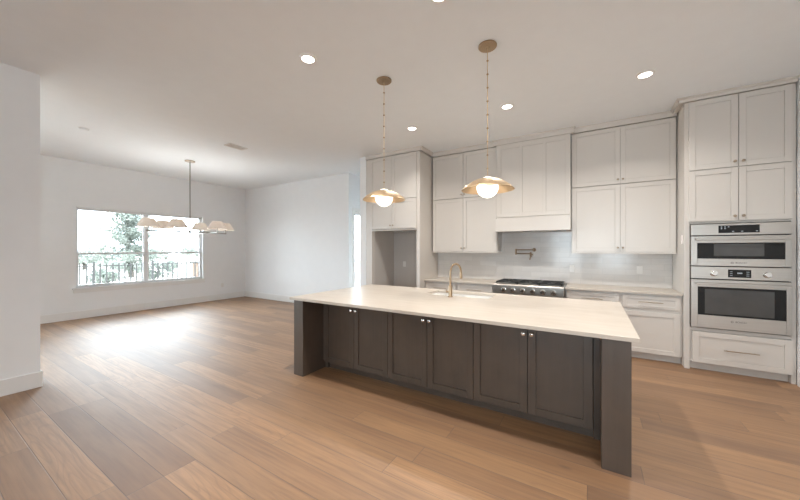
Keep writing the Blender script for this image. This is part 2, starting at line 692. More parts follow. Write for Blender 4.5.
def hung_window(name, y0, y1, label):
    root = thing(name, (XW - .1, (y0 + y1) / 2, WZ0), label, 'window', kind='structure')
    f = 0.026
    m = MB()
    m.box(FX0, FX1, y0, y0 + f, WZ0, WZ1).box(FX0, FX1, y1 - f, y1, WZ0, WZ1)
    m.box(FX0, FX1, y0 + f, y1 - f, WZ0, WZ0 + f).box(FX0, FX1, y0 + f, y1 - f, WZ1 - f, WZ1)
    m.build('window_frame', 'frame', root, bevel=0.004)
    zm = 1.385
    s = 0.03
    for nm, za, zb, xo in (('upper_sash', zm - .02, WZ1 - f, FX0 + .004), ('lower_sash', WZ0 + f, zm + .024, FX0 + .030)):
        q = MB()
        q.box(xo, xo + .024, y0 + f, y0 + f + s, za, zb).box(xo, xo + .024, y1 - f - s, y1 - f, za, zb)
        q.box(xo, xo + .024, y0 + f + s, y1 - f - s, za, za + s).box(xo, xo + .024, y0 + f + s, y1 - f - s, zb - s, zb)
        so = q.build(nm, 'frame', root, bevel=0.003)
        box('pane', 'pane', xo + .009, xo + .014, y0 + f + s - .004, y1 - f - s + .004, za + s - .004, zb - s + .004, so)


hung_window('window_1', WY0, 3.322, 'left white sash unit of the dining window')
hung_window('window_2', 3.322, WY1 - .0, 'right white sash unit of the dining window')
struct(box('trim_4', 'frame', FX0 - .004, FX1 + .006, 3.285, 3.359, WZ0, WZ1, bevel=.003), 'white mullion post between the two sash units of the dining window', 'trim')
struct(MB().box(XW - .075, XW + .035, WY0 - .06, WY1 + .06, WZ0 - .028, WZ0).box(XW, XW + .015, WY0 - .04, WY1 + .04, WZ0 - .105, WZ0 - .028).build('trim_1', 'trim', bevel=0.004),
       'white window sill and apron under the dining window', 'trim')

# hallway glass door and its casing
cs = MB()
cs.box(XS, XS + .018, DY0 - .085, DY0, 0, DZ + .085).box(XS, XS + .018, DY1, DY1 + .085, 0, DZ + .085).box(XS, XS + .018, DY0, DY1, DZ, DZ + .085)
struct(cs.build('trim_2', 'trim', bevel=0.003), 'white casing round the hallway glass door', 'trim')
door = thing('door_1', (XS - .08, (DY0 + DY1) / 2, 0), 'bright full glass hallway door beyond the refrigerator alcove', 'door', kind='structure')
dm = MB()
dm.box(XS - .10, XS - .06, DY0 + .004, DY0 + .07, 0.01, DZ - .004).box(XS - .10, XS - .06, DY1 - .07, DY1 - .004, 0.01, DZ - .004)
dm.box(XS - .10, XS - .06, DY0 + .07, DY1 - .07, 0.01, .16).box(XS - .10, XS - .06, DY0 + .07, DY1 - .07, DZ - .08, DZ - .004)
dm.build('door_frame', 'trim', door, bevel=0.003)
box('pane', 'pane', XS - .083, XS - .077, DY0 + .07, DY1 - .07, .16, DZ - .08, door)


# ------------------------------------------------------------------ cabinet parts
def shaker(name, x0, x1, z0, z1, yf, parent, mat='cab', fr=0.06, th=0.02, rec=0.009):
    """a shaker front facing -Y: stiles, rails and a recessed panel in one mesh"""
    m = MB()
    yb = yf + th
    m.box(x0, x0 + fr, yf, yb, z0, z1).box(x1 - fr, x1, yf, yb, z0, z1)
    m.box(x0 + fr, x1 - fr, yf, yb, z0, z0 + fr).box(x0 + fr, x1 - fr, yf, yb, z1 - fr, z1)
    m.box(x0 + fr, x1 - fr, yf + rec, yb - .002, z0 + fr, z1 - fr)
    return m.build(name, mat, parent, loc=((x0 + x1) / 2, yf, z0), bevel=0.0016, seg=1)


def knob(x, yf, z, parent, mat='bronze', r=0.014):
    prof = [(0, 0.0), (r * .55, 0.0), (r * .42, -.010), (r * .55, -.015), (r, -.019), (r, -.026), (r * .6, -.030), (0, -.031)]
    return MB().lathe(prof, (x, yf, z), 20, 'y').build('knob', mat, parent, loc=(x, yf, z), smooth=True)


def bar_pull(x0, x1, yf, z, parent, mat='bronze'):
    m = MB()
    m.tube([(x0, yf - .028, z), (x1, yf - .028, z)], .0055, 12)
    for x in (x0 + .03, x1 - .03):
        m.tube([(x, yf, z), (x, yf - .028, z)], .0045, 10)
    return m.build('handle', mat, parent, loc=((x0 + x1) / 2, yf, z), smooth=True)


def carcass(m, x0, x1, y0, y1, z0, z1, t=.018):
    m.box(x0, x0 + t, y0, y1, z0, z1).box(x1 - t, x1, y0, y1, z0, z1)
    m.box(x0 + t, x1 - t, y0, y1, z0, z0 + t).box(x0 + t, x1 - t, y0, y1, z1 - t, z1)
    m.box(x0 + t, x1 - t, y1 - t, y1, z0 + t, z1 - t)
    # closed front behind the doors
    m.box(x0 + t, x1 - t, y0, y0 + .012, z0 + t, z1 - t)


G = 0.0025   # half gap between fronts

# ------------------------------------------------------------------ island
IY = 2.80       # door face
PAN_L, PAN_R = (-3.0, -2.848), (0.058, 0.222)
IX = [-2.80, -1.868, -0.925, 0.012]
ilab = ['dark stained island cabinet beside the left end panel',
        'dark stained island cabinet in the middle between two others',
        'dark stained island cabinet beside the right end panel']
for i in range(3):
    x0, x1 = IX[i], IX[i + 1]
    root = thing('island_cabinet', ((x0 + x1) / 2, IY + .02, 0), ilab[i], 'cabinet', 'dark cabinets under the island')
    m = MB()
    carcass(m, x0, x1, IY + .022, 3.42, .10, .872)
    m.build('body', 'wood', root, bevel=0.001)
    box('toe_kick', 'wood', x0, x1, IY + .09, IY + .105, 0, .10, root)
    xm = (x0 + x1) / 2
    for k, (a, c) in enumerate(((x0, xm), (xm, x1))):
        d = shaker('door', a + G, c - G, .098, .866, IY, root, 'wood', .062)
        kx = xm - .033 if k == 0 else xm + .033
        kb = knob(kx, IY, .768, d, 'nickel', .0165)
for (x0, x1), lb, fx in ((PAN_L, 'dark wood end panel at the far left of the island', (-2.848, -2.803)), (PAN_R, 'thick dark wood end panel at the near right of the island', (.015, .058))):
    root = thing('island_end_panel', ((x0 + x1) / 2, 3.2, 0), lb, 'panel', 'end panels of the island')
    box('panel', 'wood', x0, x1, 2.505, 4.0, 0, .884, root, bevel=0.002)
    box('filler_strip', 'wood', fx[0], fx[1], IY + .03, IY + .05, .10, .884, root)
    box('shoe_molding', 'wood', fx[0], fx[1], IY + .07, IY + .10, 0, .09, root)
tag(box('island_back_panel', 'wood', PAN_L[1]+.002, PAN_R[0]-.002, 3.96, 3.98, 0, .884, bevel=0.001, loc=(-1.4, 3.97, 0)), 'dark wood panel closing the range side of the island', 'panel')

# worktop slab with sink cut-out
SX0, SX1, SY0, SY1 = -1.80, -1.0, 3.545, 3.93
CX0, CX1, CY0, CY1 = -3.028, 0.262, 2.462, 4.055
b = bmesh.new()
gx, gy = [CX0, SX0, SX1, CX1], [CY0, SY0, SY1, CY1]
vt = {}
for zi, z in enumerate((.885, .915)):
    for i, x in enumerate(gx):
        for j, y in enumerate(gy):
            vt[i, j, zi] = b.verts.new((x, y, z))
for i in range(3):
    for j in range(3):
        if (i, j) == (1, 1):
            continue
        b.faces.new([vt[i, j, 1], vt[i + 1, j, 1], vt[i + 1, j + 1, 1], vt[i, j + 1, 1]])
        b.faces.new([vt[i, j, 0], vt[i, j + 1, 0], vt[i + 1, j + 1, 0], vt[i + 1, j, 0]])
def _side(a, c):
    b.faces.new([vt[(*a, 0)], vt[(*c, 0)], vt[(*c, 1)], vt[(*a, 1)]])
for i in range(3):
    _side((i, 0), (i + 1, 0)); _side((i, 3), (i + 1, 3)); _side((0, i), (0, i + 1)); _side((3, i), (3, i + 1))
for a, c in (((1, 1), (2, 1)), ((1, 2), (2, 2)), ((1, 1), (1, 2)), ((2, 1), (2, 2))):
    _side(a, c)
mb = MB()
mb.b.free()
mb.b = b
tag(mb.build('island_countertop', 'quartz', loc=((CX0 + CX1) / 2, 3.25, .885), bevel=0.003), 'long cream stone countertop over the dark island', 'countertop')

snk = thing('sink', ((SX0 + SX1) / 2, (SY0 + SY1) / 2, .66), 'white undermount sink set into the island countertop', 'sink')
m = MB()
t_ = .012
m.box(SX0 - .012, SX0 + 0.0, SY0 - .012, SY1 + .012, .66, .884).box(SX1, SX1 + .012, SY0 - .012, SY1 + .012, .66, .884)
m.box(SX0, SX1, SY0 - .012, SY0, .66, .884).box(SX0, SX1, SY1, SY1 + .012, .66, .884).box(SX0, SX1, SY0, SY1, .66, .672)
m.build('basin', 'ceramic', snk)
MB().lathe([(0, .003), (.03, .003), (.042, .001), (.042, 0), (0, 0)], (-1.4, 3.74, .672), 24).build('drain', 'steel', snk, smooth=True)

fc = thing('faucet', (-1.419, 3.462, .915), 'tall brass gooseneck faucet on the island by the sink', 'faucet')
fx, fy = -1.419, 3.462
MB().lathe([(0, 0), (.029, 0), (.029, .006), (.024, .010), (.022, .012), (.022, .125), (.019, .135), (.014, .14), (0, .14)], (fx, fy, .915), 24).build('base', 'aged_brass', fc, smooth=True)
ang = math.radians(17)
dx, dy = math.sin(ang), math.cos(ang)
R_ = .100
pts = [(fx, fy, 1.04), (fx, fy, 1.10), (fx, fy, 1.17)]
zc = 1.20
for k in range(0, 15):
    a = PI - k * PI / 14 * 1.02
    u = R_ + R_ * math.cos(a)
    pts.append((fx + dx * u, fy + dy * u, zc + R_ * math.sin(a)))
MB().tube(pts, .0125, 14).build('spout', 'aged_brass', fc, smooth=True)
ex, ey, ez = pts[-1]
MB().tube([(ex, ey, ez + .01), (ex, ey, ez - .012), (ex + dx * .002, ey + dy * .002, ez - .05), (ex + dx * .003, ey + dy * .003, ez - .075)], [.0135, .016, .0175, .0165], 16).build('spray_head', 'aged_brass', fc, smooth=True)
MB().tube([(fx, fy, .975), (fx - .05, fy, .975), (fx - .055, fy, .975)], [.013, .013, .010], 14).tube([(fx - .052, fy, .975), (fx - .066, fy + .03, .985), (fx - .07, fy + .07, .992)], [.006, .0055, .005], 10).build('lever_handle', 'aged_brass', fc, smooth=True)

# ------------------------------------------------------------------ back wall cabinets
BF = 5.25   # base door face
UF = 5.54   # upper door face


def base_cabinet(x0, x1, label, pulls=True, doors=1, drawer=True, top=.884):
    root = thing('base_cabinet', ((x0 + x1) / 2, BF + .02, 0), label, 'cabinet', 'painted base cabinets along the kitchen wall')
    m = MB()
    carcass(m, x0, x1, BF + .022, YB - .004, .10, top)
    m.build('body', 'cab', root)
    box('toe_kick', 'cab', x0, x1, BF + .085, BF + .10, 0, .10, root)
    e = .02
    if drawer:
        d = shaker('drawer', x0 + e, x1 - e, .69, .858, BF, root, fr=.042)
        if pulls:
            w = min(.13, (x1 - x0) * .22)
            xm = (x0 + x1) / 2
            bar_pull(xm - w, xm + w, BF, .776, d)
    n = doors
    wd = (x1 - x0 - 2 * e) / n
    for k in range(n):
        d = shaker('door', x0 + e + k * wd + (G if k else 0), x0 + e + (k + 1) * wd - (G if k < n - 1 else 0), .10, .648 if drawer else .72, BF, root)
        if n == 2:
            knob(x0 + e + wd + (-.03 if k == 0 else .03), BF, .60, d)
    return root


base_cabinet(-2.665, -2.035, 'base cabinet beside the refrigerator panel, behind the faucet')
base_cabinet(-2.035, -1.39, 'base cabinet left of the range, drawer top just visible')
base_cabinet(-1.385, -.337, 'base cabinet under the steel rangetop, hidden by the island', False, 2, False, .75)
base_cabinet(-.332, .345, 'base cabinet just right of the range, mostly behind the island')
base_cabinet(.345, .984, 'base cabinet with drawer over wide door beside the oven tower')

for x0, x1, lb in ((-2.665, -1.39, 'cream countertop on the wall left of the range'), (-.332, .984, 'cream countertop on the wall between range and oven tower')):
    tag(box('wall_countertop', 'quartz', x0, x1, 5.225, YB - .012, .885, .915, bevel=0.003, loc=((x0 + x1) / 2, 5.55, .885)), lb, 'countertop')
bs = MB().box(-2.66, .985, YB - .012, YB, .915, 1.428).box(-1.40, -.262, YB - .012, YB, 1.428, 1.9)
struct(bs.build('trim_3', 'tile'), 'pale glossy tile backsplash behind the range', 'backsplash')


def crown(m, x0, x1, yf, out, z0, z1=CEIL, l_back=None, r_back=None):
    """crown moulding along X with optional returns along Y to y=l_back / r_back"""
    prof = [(yf + .02, z0), (yf - out * .6, z0), (yf - out * .6, z1 - .022), (yf - out * .8, z1 - .018), (yf - out, z1 - .010), (yf - out, z1), (yf + .02, z1)]
    m.sweep(prof, 'x', x0, x1, 1.0 if l_back is not None else 0.0, -1.0 if r_back is not None else 0.0)
    for side, yb_, xe in ((-1, l_back, x0), (1, r_back, x1)):
        if yb_ is None:
            continue
        ring0, ring1 = [], []
        for p, z in prof:
            k = p - prof[0][0]
            xp = xe + side * -k if side == 1 else xe + k
            ring0.append(m.b.verts.new((xp, p, z)))
            ring1.append(m.b.verts.new((xp, yb_, z)))
        n = len(prof)
        for q in range(n):
            q2 = (q + 1) % n
            m.b.faces.new([ring0[q], ring0[q2], ring1[q2], ring1[q]])
        m.b.faces.new(ring0)
        m.b.faces.new(ring1)


def wall_cabinet(x0, xm, x1, z0, z1, yf, label, group, crown_h=None, knob_z=None, light_rail=False, lb=None, rb=None, out=.035):
    root = thing('wall_cabinet', ((x0 + x1) / 2, yf + .02, z0), label, 'cabinet', group)
    m = MB()
    top = z1
    carcass(m, x0, x1, yf + .022, YB - .004, z0, top)
    m.build('body', 'cab', root)
    for k, (a, c) in enumerate(((x0 + .008, xm), (xm, x1 - .008))):
        d = shaker('door', a + G, c - G, z0 + .003, z1 - .003, yf, root)
        knob(xm + (-.03 if k == 0 else .03), yf, knob_z, d, r=.0145)
    if crown_h:
        m = MB()
        crown(m, x0, x1, yf + .002, out, crown_h, CEIL - .001, lb, rb)
        m.build('crown_molding', 'cab', root)
    if light_rail:
        box('light_rail', 'cab', x0, x1, yf + .004, yf + .022, z0 - .022, z0 - .001, root, bevel=.002)
    return root


UG, UT = 'painted cabinets on the kitchen wall', 'stacked top cabinets below the ceiling'
wall_cabinet(-2.645, -2.022, -1.402, 1.435, 2.424, UF, 'two-door wall cabinet between refrigerator panel and hood, lower of the stack', UG, None, 1.50, True)
wall_cabinet(-2.645, -2.022, -1.402, 2.428, 3.262, UF, 'short two-door top cabinet left of the hood, below the ceiling', UT, 3.268, 2.49)
wall_cabinet(-.266, .358, .982, 1.435, 2.424, UF, 'two-door wall cabinet between hood and oven tower, lower of the stack', UG, None, 1.50, True)
wall_cabinet(-.266, .358, .982, 2.428, 3.262, UF, 'short two-door top cabinet right of the hood, below the ceiling', UT, 3.268, 2.49)

# refrigerator alcove
FF = 5.055
fe = thing('refrigerator_enclosure', (-3.28, 5.45, 0), 'tall painted enclosure around the empty refrigerator alcove', 'cabinet')
box('side_panel', 'cab', -2.735, -2.667, FF + .004, YB - .004, 0, 3.272, fe, bevel=.002)
box('side_panel', 'cab', -3.895, -3.745, FF + .004, YB - .004, 0, 3.272, fe, bevel=.002)
box('header', 'cab', -3.745, -2.735, FF + .004, FF + .03, 1.835, 1.862, fe, bevel=.002)
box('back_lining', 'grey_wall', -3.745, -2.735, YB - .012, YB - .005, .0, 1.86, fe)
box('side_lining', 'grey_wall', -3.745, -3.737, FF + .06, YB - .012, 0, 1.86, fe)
m = MB()
crown(m, -3.893, -2.667, FF + .004, .035, 3.280, CEIL - .001, None, 5.5)
m.build('crown_molding', 'cab', fe)


def alcove_cabinet(z0, z1, label, kz):
    root = thing('wall_cabinet', (-3.24, FF + .02, z0), label, 'cabinet', 'painted cabinets over the refrigerator alcove')
    m = MB()
    carcass(m, -3.742, -2.738, FF + .03, YB - .02, z0, z1)
    m.build('body', 'cab', root)
    xm = -3.262
    for k, (a, c) in enumerate(((-3.78, xm), (xm, -2.728))):
        d = shaker('door', a + G, c - G, z0 + .003, z1 - .003, FF - .018, root)
        knob(xm + (-.03 if k == 0 else .03), FF - .018, kz, d, r=.0145)


alcove_cabinet(1.866, 2.428, 'two-door cabinet directly over the empty refrigerator alcove', 1.935)
alcove_cabinet(2.432, 3.270, 'short two-door top cabinet above the refrigerator alcove, below the ceiling', 2.495)

# range hood
hd = thing('range_hood', (-.84, 5.65, 1.775), 'painted panelled range hood over the rangetop', 'range hood')
HF = 5.485
HX0, HX1 = -1.398, -.272
box('body', 'cab', HX0, HX1, HF + .022, YB - .013, 2.0, 3.262, hd)
m = MB()
z0, z1 = 2.022, 3.262
sx = [HX0 + .075, -1.022, -.975, -.665, -.618, HX1 - .075]
m.box(HX0, sx[0], HF, HF + .022, z0, z1).box(sx[1], sx[2], HF, HF + .022, z0, z1).box(sx[3], sx[4], HF, HF + .022, z0, z1).box(sx[5], HX1, HF, HF + .022, z0, z1)
for a, c in ((sx[0], sx[1]), (sx[2], sx[3]), (sx[4], sx[5])):
    m.box(a, c, HF, HF + .022, z1 - .08, z1).box(a, c, HF, HF + .022, z0, z0 + .07).box(a, c, HF + .009, HF + .022, z0 + .07, z1 - .08)
m.build('front_panel', 'cab', hd, bevel=.0016, seg=1)
m = MB()
m.box(HX0 - .004, HX1 + .004, 5.405, 5.53, 1.775, 2.0).box(HX0, HX1, 5.53, 5.852, 1.80, 2.0)
m.build('apron', 'cab', hd, bevel=.003)
m = MB().box(-1.33, -.34, 5.46, 5.80, 1.78, 1.799)
m.build('filter_liner', 'steel', hd)
m = MB()
crown(m, HX0, HX1, HF, .045, 3.262, CEIL - .001, UF + .0, UF + .0)
m.build('crown_molding', 'cab', hd)

# ------------------------------------------------------------------ rangetop
rt = thing('rangetop', (-.86, 5.5, .885), 'steel gas rangetop with black grates and six knobs', 'rangetop')
RX0, RX1 = -1.383, -.339
RFY = 5.205
box('housing', 'steel', RX0, RX1, RFY + .03, YB - .02, .755, .918, rt, bevel=.004)
m = MB()
prof = [(RFY + .03, .755), (RFY, .765), (RFY, .895), (RFY + .012, .915), (RFY + .04, .919), (RFY + .04, .755)]
m.sweep(prof, 'x', RX0, RX1)
m.build('control_panel', 'steel', rt, bevel=.002)
for k in range(6):
    kx = RX0 + .155 + k * (RX1 - RX0 - .31) / 5
    kx = -1.215 + k * .146
    kb = MB().lathe([(0, 0), (.040, 0), (.040, -.008), (.032, -.010), (.029, -.040), (.025, -.045), (0, -.045)], (kx, RFY, .822), 24, 'y').build('knob', 'steel_knob', rt, loc=(kx, RFY, .822), smooth=True)
for k in range(3):
    x0 = RX0 + .03 + k * .328
    x1 = x0 + .322
    gr = MB()
    zb, zt = .919, .952
    y0, y1 = 5.29, 5.80
    gr.box(x0, x1, y0, y0 + .016, zt - .02, zt).box(x0, x1, y1 - .016, y1, zt - .02, zt)
    gr.box(x0, x0 + .016, y0, y1, zt - .02, zt).box(x1 - .016, x1, y0, y1, zt - .02, zt)
    gr.box(x0, x1, (y0 + y1) / 2 - .008, (y0 + y1) / 2 + .008, zt - .02, zt)
    for yc in (y0 + .13, y1 - .13):
        gr.box(x0 + .016, x0 + .11, yc - .006, yc + .006, zt - .016, zt).box(x1 - .11, x1 - .016, yc - .006, yc + .006, zt - .016, zt)
        xm = (x0 + x1) / 2
        gr.box(xm - .006, xm + .006, yc - .115, yc - .05, zt - .016, zt).box(xm - .006, xm + .006, yc + .05, yc + .115, zt - .016, zt)
    for xx in (x0, x1 - .016):
        for yy in (y0, y1 - .016):
            gr.box(xx, xx + .016, yy, yy + .016, zb, zt - .02)
    gr.build('grate', 'iron', rt, bevel=.002)
    for yc in (5.42, 5.67):
        MB().lathe([(0, .022), (.03, .022), (.034, .018), (.034, .014), (.046, .012), (.046, .001), (0, .001)], ((x0 + x1) / 2, yc, .918), 24).build('burner', 'steel', rt, smooth=True)

# pot filler
pf = thing('pot_filler', (-.85, 5.86, 1.46), 'brass folding pot filler on the tile above the rangetop', 'faucet')
px_, py_ = -.868, 5.858
MB().lathe([(0, 0), (.032, 0), (.032, -.008), (.018, -.012), (.018, -.05), (0, -.05)], (px_ + .02, py_, 1.468), 24, 'y').build('wall_flange', 'dark_brass', pf, smooth=True)
MB().tube([(px_ + .02, 5.80, 1.442), (px_ + .02, 5.80, 1.492)], .017, 16).tube([(px_ + .02, 5.80, 1.468), (-1.13, 5.775, 1.468)], .0095, 12).build('upper_arm', 'dark_brass', pf, smooth=True)
MB().tube([(-1.135, 5.775, 1.384), (-1.135, 5.775, 1.484)], .0145, 14).tube([(-1.13, 5.775, 1.402), (-.89, 5.735, 1.402)], .0095, 12).build('lower_arm', 'dark_brass', pf, smooth=True)
MB().tube([(-.885, 5.735, 1.425), (-.885, 5.735, 1.41), (-.885, 5.735, 1.36), (-.885, 5.735, 1.345), (-.895, 5.728, 1.325), (-.898, 5.726, 1.295)], [.011, .016, .018, .011, .0095, .0095], 14).build('spout', 'dark_brass', pf, smooth=True)
MB().tube([(-.885, 5.735, 1.385), (-.845, 5.72, 1.385)], .006, 10).tube([(-.848, 5.72, 1.365), (-.848, 5.72, 1.41)], .005, 10).build('lever', 'dark_brass', pf, smooth=True)

# ------------------------------------------------------------------ oven tower
TF = 5.165
TX0, TX1 = .988, 1.908
tw = thing('oven_tower', (1.448, 5.5, 0), 'tall painted cabinet tower holding the two wall ovens', 'cabinet')
OX0, OX1 = 1.042, 1.868
m = MB()
m.box(TX0, OX0 - .004, TF + .006, YB - .004, 0, 3.29).box(OX1 + .004, TX1, TF + .006, YB - .004, 0, 3.29)
m.box(OX0 - .004, OX1 + .004, YB - .03, YB - .004, .1, 3.29)
for za, zb in ((.488, .520), (1.786, 1.806), (.10, .118)):
    m.box(OX0 - .004, OX1 + .004, TF + .006, YB - .03, za, zb)
m.box(OX0 - .004, OX1 + .004, TF + .022, TF + .034, 1.806, 3.29).box(OX0 - .004, OX1 + .004, TF + .022, TF + .034, .118, .488)
m.build('body', 'cab', tw, bevel=.0015, seg=1)
box('toe_kick', 'cab', OX0 - .004, OX1 + .004, TF + .07, TF + .085, 0, .10, tw)
m = MB()
crown(m, TX0, TX1, TF + .006, .06, 3.294, CEIL - .001, 5.50, None)
m.build('crown_molding', 'cab', tw)
for za, zb, kz in ((2.442, 3.286, 2.50), (1.812, 2.434, 1.865)):
    for k, (a, c) in enumerate(((1.024, 1.459), (1.459, 1.880))):
        d = shaker('door', a + G, c - G, za, zb, TF - .015, tw)
        knob(1.459 + (-.035 if k == 0 else .035), TF - .015, kz, d, r=.0155)
d = shaker('drawer', 1.060, 1.880, .10, .478, TF - .015, tw, fr=.062)
bar_pull(1.33, 1.62, TF - .015, .284, d)


def text_mesh(txt, size, depth, name, mat, parent, loc):
    """upright lettering facing -Y"""
    c = bpy.data.curves.new(name, 'FONT')
    c.body = txt
    c.size = size
    c.extrude = depth
    c.align_x = 'LEFT'
    c.align_y = 'CENTER'
    tmp = bpy.data.objects.new(name, c)
    COL.objects.link(tmp)
    dg = bpy.context.evaluated_depsgraph_get()
    me = bpy.data.meshes.new_from_object(tmp.evaluated_get(dg))
    bpy.data.objects.remove(tmp)
    bpy.data.curves.remove(c)
    me.transform(Matrix.Rotation(PI / 2, 4, 'X'))
    w = MB()
    w.b.from_mesh(me)
    bpy.data.meshes.remove(me)
    bmesh.ops.translate(w.b, verts=w.b.verts, vec=Vector(loc))
    return w, name, mat, parent


def maker_mark(x, z, yf, parent, h=.022):
    w, nm, mt, pr = text_mesh('BOSCH', h * 1.25, .0006, 'logo', 'ink', parent, (x - .035, yf - .0008, z))
    # ring emblem with an inner bar before the word
    cx = x - .062
    n = 28
    for ro, ri in ((.013, .0105),):
        a_, b_ = [], []
        for k in range(n):
            a = 2 * PI * k / n
            a_.append(w.b.verts.new((cx + ro * math.cos(a), yf - .0014, z + ro * math.sin(a))))
            b_.append(w.b.verts.new((cx + ri * math.cos(a), yf - .0014, z + ri * math.sin(a))))
        for k in range(n):
            k2 = (k + 1) % n
            w.b.faces.new([a_[k], a_[k2], b_[k2], b_[k]])
    w.box(cx - .006, cx - .0035, yf - .0014, yf - .0008, z - .007, z + .007).box(cx + .0035, cx + .006, yf - .0014, yf - .0008, z - .007, z + .007)
    w.box(cx - .0035, cx + .0035, yf - .0014, yf - .0008, z - .001, z + .001)
    return w.build('logo', 'ink', parent)


def oven_door(parent, z0, z1, gx0, gx1, gz0, gz1, ix0, ix1, iz0, iz1, hz, yf):
    fr = MB()
    fr.box(OX0, gx0, yf, yf + .04, z0, z1).box(gx1, OX1, yf, yf + .04, z0, z1)
    fr.box(gx0, gx1, yf, yf + .04, z0, gz0).box(gx0, gx1, yf, yf + .04, gz1, z1)
    dr = fr.build('door', 'steel', parent, bevel=.0025)
    gl = MB()
    gl.box(gx0, ix0, yf + .004, yf + .03, gz0, gz1).box(ix1, gx1, yf + .004, yf + .03, gz0, gz1)
    gl.box(ix0, ix1, yf + .004, yf + .03, gz0, iz0).box(ix0, ix1, yf + .004, yf + .03, iz1, gz1)
    gl.build('glass_border', 'black_glass', dr)
    box('viewing_window', 'grey_glass', ix0, ix1, yf + .005, yf + .03, iz0, iz1, dr)
    h = MB()
    h.box(gx0 - .025, gx1 + .025, yf - .045, yf - .028, hz - .014, hz + .014)
    for x in (gx0 + .0, gx1 - .03):
        h.box(x, x + .03, yf - .03, yf, hz - .010, hz + .010)
    h.build('handle', 'steel', dr, bevel=.005)
    return dr


OY = 5.135
mw = thing('microwave_oven', (1.455, 5.5, 1.275), 'built-in stainless microwave oven, upper of the two wall ovens', 'microwave')
box('housing', 'dark', OX0 + .01, OX1 - .01, OY + .045, 5.75, 1.285, 1.775, mw)
cp = box('control_panel', 'steel', OX0, OX1, OY, OY + .04, 1.645, 1.778, mw, bevel=.0025)
ds = box('display', 'black_glass', 1.285, 1.622, OY - .002, OY + .01, 1.668, 1.757, mw)
m = MB()
for k, xx in enumerate((1.305, 1.335, 1.365)):
    for zz in ((1.715, 1.735) if k < 2 else (1.735,)):
        box('indicator_mark', 'digits', xx, xx + .012, OY - .003, OY - .002, zz, zz + .008, ds)
for xx in (1.40, 1.475, 1.592):
    box('indicator_mark', 'digits', xx, xx + .016, OY - .003, OY - .002, 1.682, 1.689, ds)
dr = oven_door(mw, 1.278, 1.634, 1.10, 1.818, 1.365, 1.552, 1.247, 1.66, 1.398, 1.541, 1.598, OY)
maker_mark(1.463, 1.318, OY, dr)

ov = thing('wall_oven', (1.455, 5.5, .53), 'built-in stainless oven with two knobs, lower of the wall ovens', 'oven')
box('housing', 'dark', OX0 + .01, OX1 - .01, OY + .045, 5.75, .54, 1.26, ov)
cp = box('control_panel', 'steel', OX0, OX1, OY, OY + .04, 1.124, 1.268, ov, bevel=.0025)
ds = box('display', 'black_glass', 1.366, 1.556, OY - .002, OY + .01, 1.148, 1.240, ov)
m = MB()
for k in range(4):
    box('indicator_mark', 'digits', 1.444 + k * .0105, 1.451 + k * .0105, OY - .003, OY - .002, 1.192, 1.206, ds)
for zz in (1.168, 1.190, 1.212):
    box('indicator_mark', 'digits', 1.383, 1.403, OY - .003, OY - .002, zz, zz + .004, ds)
    box('indicator_mark', 'digits', 1.517, 1.54, OY - .003, OY - .002, zz, zz + .004, ds)
for kx in (1.247, 1.681):
    MB().lathe([(0, 0), (.036, 0), (.036, -.006), (.030, -.010), (.027, -.03), (.022, -.034), (0, -.034)], (kx, OY, 1.190), 28, 'y').build('knob', 'steel_knob', ov, loc=(kx, OY, 1.19), smooth=True)
dr = oven_door(ov, .532, 1.112, 1.104, 1.826, .686, 1.026, 1.168, 1.738, .705, 1.000, 1.066, OY)
maker_mark(1.463, .628, OY, dr)


# ------------------------------------------------------------------ outlets and switches
def outlet(x, y, z, label, face='y', w=.07, h=.115):
    o = thing('wall_outlet', (x, y, z), label, 'outlet', 'white electrical plates')
    if face == 'y':
        MB().box(x - w / 2, x + w / 2, y - .006, y, z - h / 2, z + h / 2).build('plate', 'white_plastic', o, bevel=.002)
        MB().box(x - .017, x + .017, y - .009, y - .006, z - .034, z - .004).box(x - .017, x + .017, y - .009, y - .006, z + .004, z + .034).build('socket', 'white_plastic', o, bevel=.001)
    else:
        s = 1 if face == 'x' else -1
        MB().box(x, x + .006 * s, y - w / 2, y + w / 2, z - h / 2, z + h / 2).build('plate', 'white_plastic', o, bevel=.002)
        MB().box(x + .006 * s, x + .009 * s, y - .017, y + .017, z - .034, z - .004).box(x + .006 * s, x + .009 * s, y - .017, y + .017, z + .004, z + .034).build('socket', 'white_plastic', o, bevel=.001)


outlet(-.27, YB - .012, 1.165, 'white outlet on the tile just right of the rangetop')
outlet(.615, YB - .012, 1.168, 'white outlet on the tile nearer the oven tower')
outlet(-3.465, YB - .012, 1.157, 'white outlet on the grey back of the refrigerator alcove')
outlet(TX0, 5.27, 1.60, 'small white plate on the side of the oven tower', face='-x', w=.05, h=.11)
outlet(XW, 5.15, .42, 'low white outlet on the dining wall right of the window', face='x')

# ------------------------------------------------------------------ ceiling fittings
clab = ['recessed ceiling light nearest the dining area, left of the pendants',
        'recessed ceiling light in front of the hood, right of the nearer pendant',
        'recessed ceiling light in front of the refrigerator alcove',
        'recessed ceiling light in front of the oven tower',
        'recessed ceiling light at the top edge of the photo, above the near island side']
for (x, y), lb in zip(CANS_SEEN, clab):
    o = thing('recessed_light', (x, y, CEIL - .02), lb, 'ceiling light', 'recessed lights in the kitchen ceiling')
    MB().lathe([(.060, -.014), (.062, -.018), (.078, -.010), (.082, -.001), (.060, -.001), (.060, -.014)], (x, y, CEIL), 32).build('trim_ring', 'white_plastic', o, smooth=True)
    MB().lathe([(0, -.013), (.060, -.013), (.060, -.004), (0, -.004)], (x, y, CEIL), 32).build('lens', 'led', o, smooth=True)

